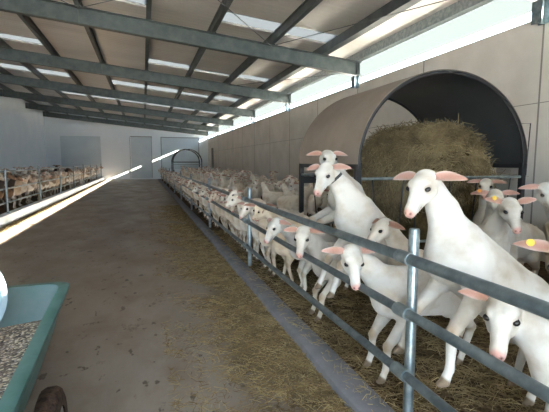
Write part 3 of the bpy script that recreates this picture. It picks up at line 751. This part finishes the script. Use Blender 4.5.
# ------------------------------------------------------------------ loose straw
def flat(n, x0, x1, y0, y1, pow_=1., z=.004, edge=None):
    x = rng.uniform(x0, x1, n) if edge is None else x1-(x1-x0)*np.abs(rng.normal(0, .42, n)).clip(0, 1)
    yy = y0+(y1-y0)*rng.random(n)**pow_
    d = np.stack([rng.normal(size=n), rng.normal(size=n), rng.normal(size=n)*.12], 1)
    return np.stack([x, yy, z+rng.random(n)*.012], 1), d
def clump(n):
    c, d = flat(n, .15, 1.20, 1.2, 15, 1.7, edge=1)
    keep = np.sin(c[:, 1]*2.1+1)+np.sin(c[:, 1]*5.3+c[:, 0]*6)+1.3*rng.random(n)+2.2*(c[:, 0]-.4) > .2
    c[~keep] = c[keep][rng.integers(0, keep.sum(), (~keep).sum())]+rng.normal(size=((~keep).sum(), 3))*np.array([.03, .05, 0])
    c[:, 2] = np.abs(c[:, 2]); c[:, 0] = np.minimum(c[:, 0], 1.2); return c, d
tag(strands('loose_straw', [M['straw'], M['strawd'], M['straw'], M['strawd'], M['strawd']], 30000, clump, .02, .12, .0016), 'golden and trodden brown straw scattered on the aisle beside the right kerb', 'straw', kind='stuff')
tag(strands('bedding_straw', [M['strawd']]*5+[M['straw']], 21000, lambda n: flat(n, 1.42, 3.2, .8, 9, 1.5, .022), .05, .20, .0023), 'dark trampled straw bedding under the goats in the right pen', 'straw', kind='stuff')
tag(strands('kerb_straw', M['straw'], 450, lambda n: flat(n, 1.24, 1.42, 1.2, 9, 1.5, .066), .03, .10, .0016), 'stray straw stalks lying on top of the right kerb', 'straw', kind='stuff')
tag(strands('loose_feed', M['strawd'], 7000, lambda n: flat(n, -3.24, -3.04, 6, 36, 1.2, .004), .03, .12, .004), 'dark line of leftover fodder at the foot of the left kerb', 'fodder', kind='stuff')

# ------------------------------------------------------------------ feed cart in the near left corner
CART = None
cart = empty('feed_cart', (-.95, 2.35, 0), 'green plastic feed cart full of pellets on small muddy wheels', 'cart')
def ring(x0, x1, y0, y1, z, r_=.12, n=6):
    pts = []
    for (cx, cy, a0) in ((x1-r_, y1-r_, 0), (x0+r_, y1-r_, PI/2), (x0+r_, y0+r_, PI), (x1-r_, y0+r_, 3*PI/2)):
        for i in range(n+1): t = a0+PI/2*i/n; pts.append((cx+r_*math.cos(t), cy+r_*math.sin(t), z(cx+r_*math.cos(t), cy+r_*math.sin(t)) if callable(z) else z))
    pts.append(pts[0]); return pts
zr = lambda x, y: .66+.0*(y-1.3)
outer = [ring(-1.32, -.60, 1.10, 2.90, .22, .10), ring(-1.40, -.52, .95, 3.08, .45, .11), ring(-1.42, -.475, .85, 3.20, zr, .10), ring(-1.46, -.44, .80, 3.24, lambda x, y: zr(x, y)+.005, .10),
         ring(-1.46, -.44, .80, 3.24, lambda x, y: zr(x, y)+.03, .10), ring(-1.44, -.455, .82, 3.22, lambda x, y: zr(x, y)+.038, .10), ring(-1.40, -.50, .87, 3.17, lambda x, y: zr(x, y)+.035, .10)]
inner = [ring(-1.40, -.50, .87, 3.17, lambda x, y: zr(x, y)+.035, .10), ring(-1.37, -.555, .94, 3.05, .50, .10), ring(-1.30, -.64, 1.05, 2.85, .28, .10)]
MB().grid(outer).build('tub', M['green'], cart, True); MB().grid(inner).build('tub_lining', M['greyblue'], cart, True)
mb = MB(); mb.box(-1.26, -.68, 1.17, 2.73, .20, .235); mb.build('tub_floor', M['green'], cart)
P = []
for i in range(41):
    row = []
    for j_ in range(61):
        x = -1.365+.81*i/40; y = .96+2.07*j_/60
        row.append((x, y, .50+.012*math.sin(x*9)+.014*math.sin(y*7)-.05*max(0, (y-2.5))+.004*rng.random()))
    P.append(row)
fp = MB().grid(P).build('feed_pellets', M['pellet'], cart, True); fp['kind'] = 'stuff'; fp['label'] = 'mixed beige and dark feed pellets filling the tub'
def wheel(x, y, r_=.235, w=.10):
    mb = MB(); pr = [(-.5, .62), (-.5, .86), (-.40, .95), (-.2, 1.), (.2, 1.), (.40, .95), (.5, .86), (.5, .62)]
    P = [[(x+q[0]*w, y+r_*q[1]*(1+(.02 if (k % 2 and abs(q[0]) < .45) else 0))*math.cos(2*PI*k/64), r_+.005+r_*q[1]*(1+(.02 if (k % 2 and abs(q[0]) < .45) else 0))*math.sin(2*PI*k/64)) for k in range(65)] for q in pr]
    t = mb.grid(P).build('tyre', M['tyre'], cart, True)
    MB().tube([(x-.04, y, r_+.005), (x+.04, y, r_+.005)], r_*.64, 24).build('wheel_hub', M['hub'], cart, True)
wheel(-.42, 2.05); wheel(-1.36, 2.02)
MB().tube([(-1.36, 2.02, .24), (-.50, 2.02, .24)], .015, 8).build('axle', M['black'], cart, True)
for x in (-.72, -1.16): MB().tube([(x, 2.9, .02), (x, 2.86, .25)], .015, 8).build('leg', M['black'], cart, True)
cart.location = (-1.0, 2.33, 0); cart.rotation_euler.z = math.radians(2.5)
# pale round bucket lying in the feed
def bucket():
    P = []; cx, cy = -1.0, 2.44
    prof = [(.0, .0), (.15, .0), (.165, .02), (.20, .30), (.215, .305), (.215, .325), (.195, .325), (.188, .30), (.155, .03), (0, .03)]
    rot = Matrix.Rotation(math.radians(-78), 3, 'X') @ Matrix.Rotation(math.radians(8), 3, 'Y'); rot = Matrix.Rotation(math.radians(20), 3, 'Z') @ Matrix.Rotation(math.radians(70), 3, 'X')
    for r_, h in prof:
        P.append([tuple(Vector((cx, cy, .84)) + rot @ Vector((1.32*r_*math.cos(2*PI*k/40), 1.32*r_*math.sin(2*PI*k/40), h-.30))) for k in range(41)])
    o = MB().grid(P).build('feed_bucket', M['bucket'], None, True)
    tag(o, 'pale blue plastic bucket lying on the pellets in the green cart', 'bucket')
bucket()
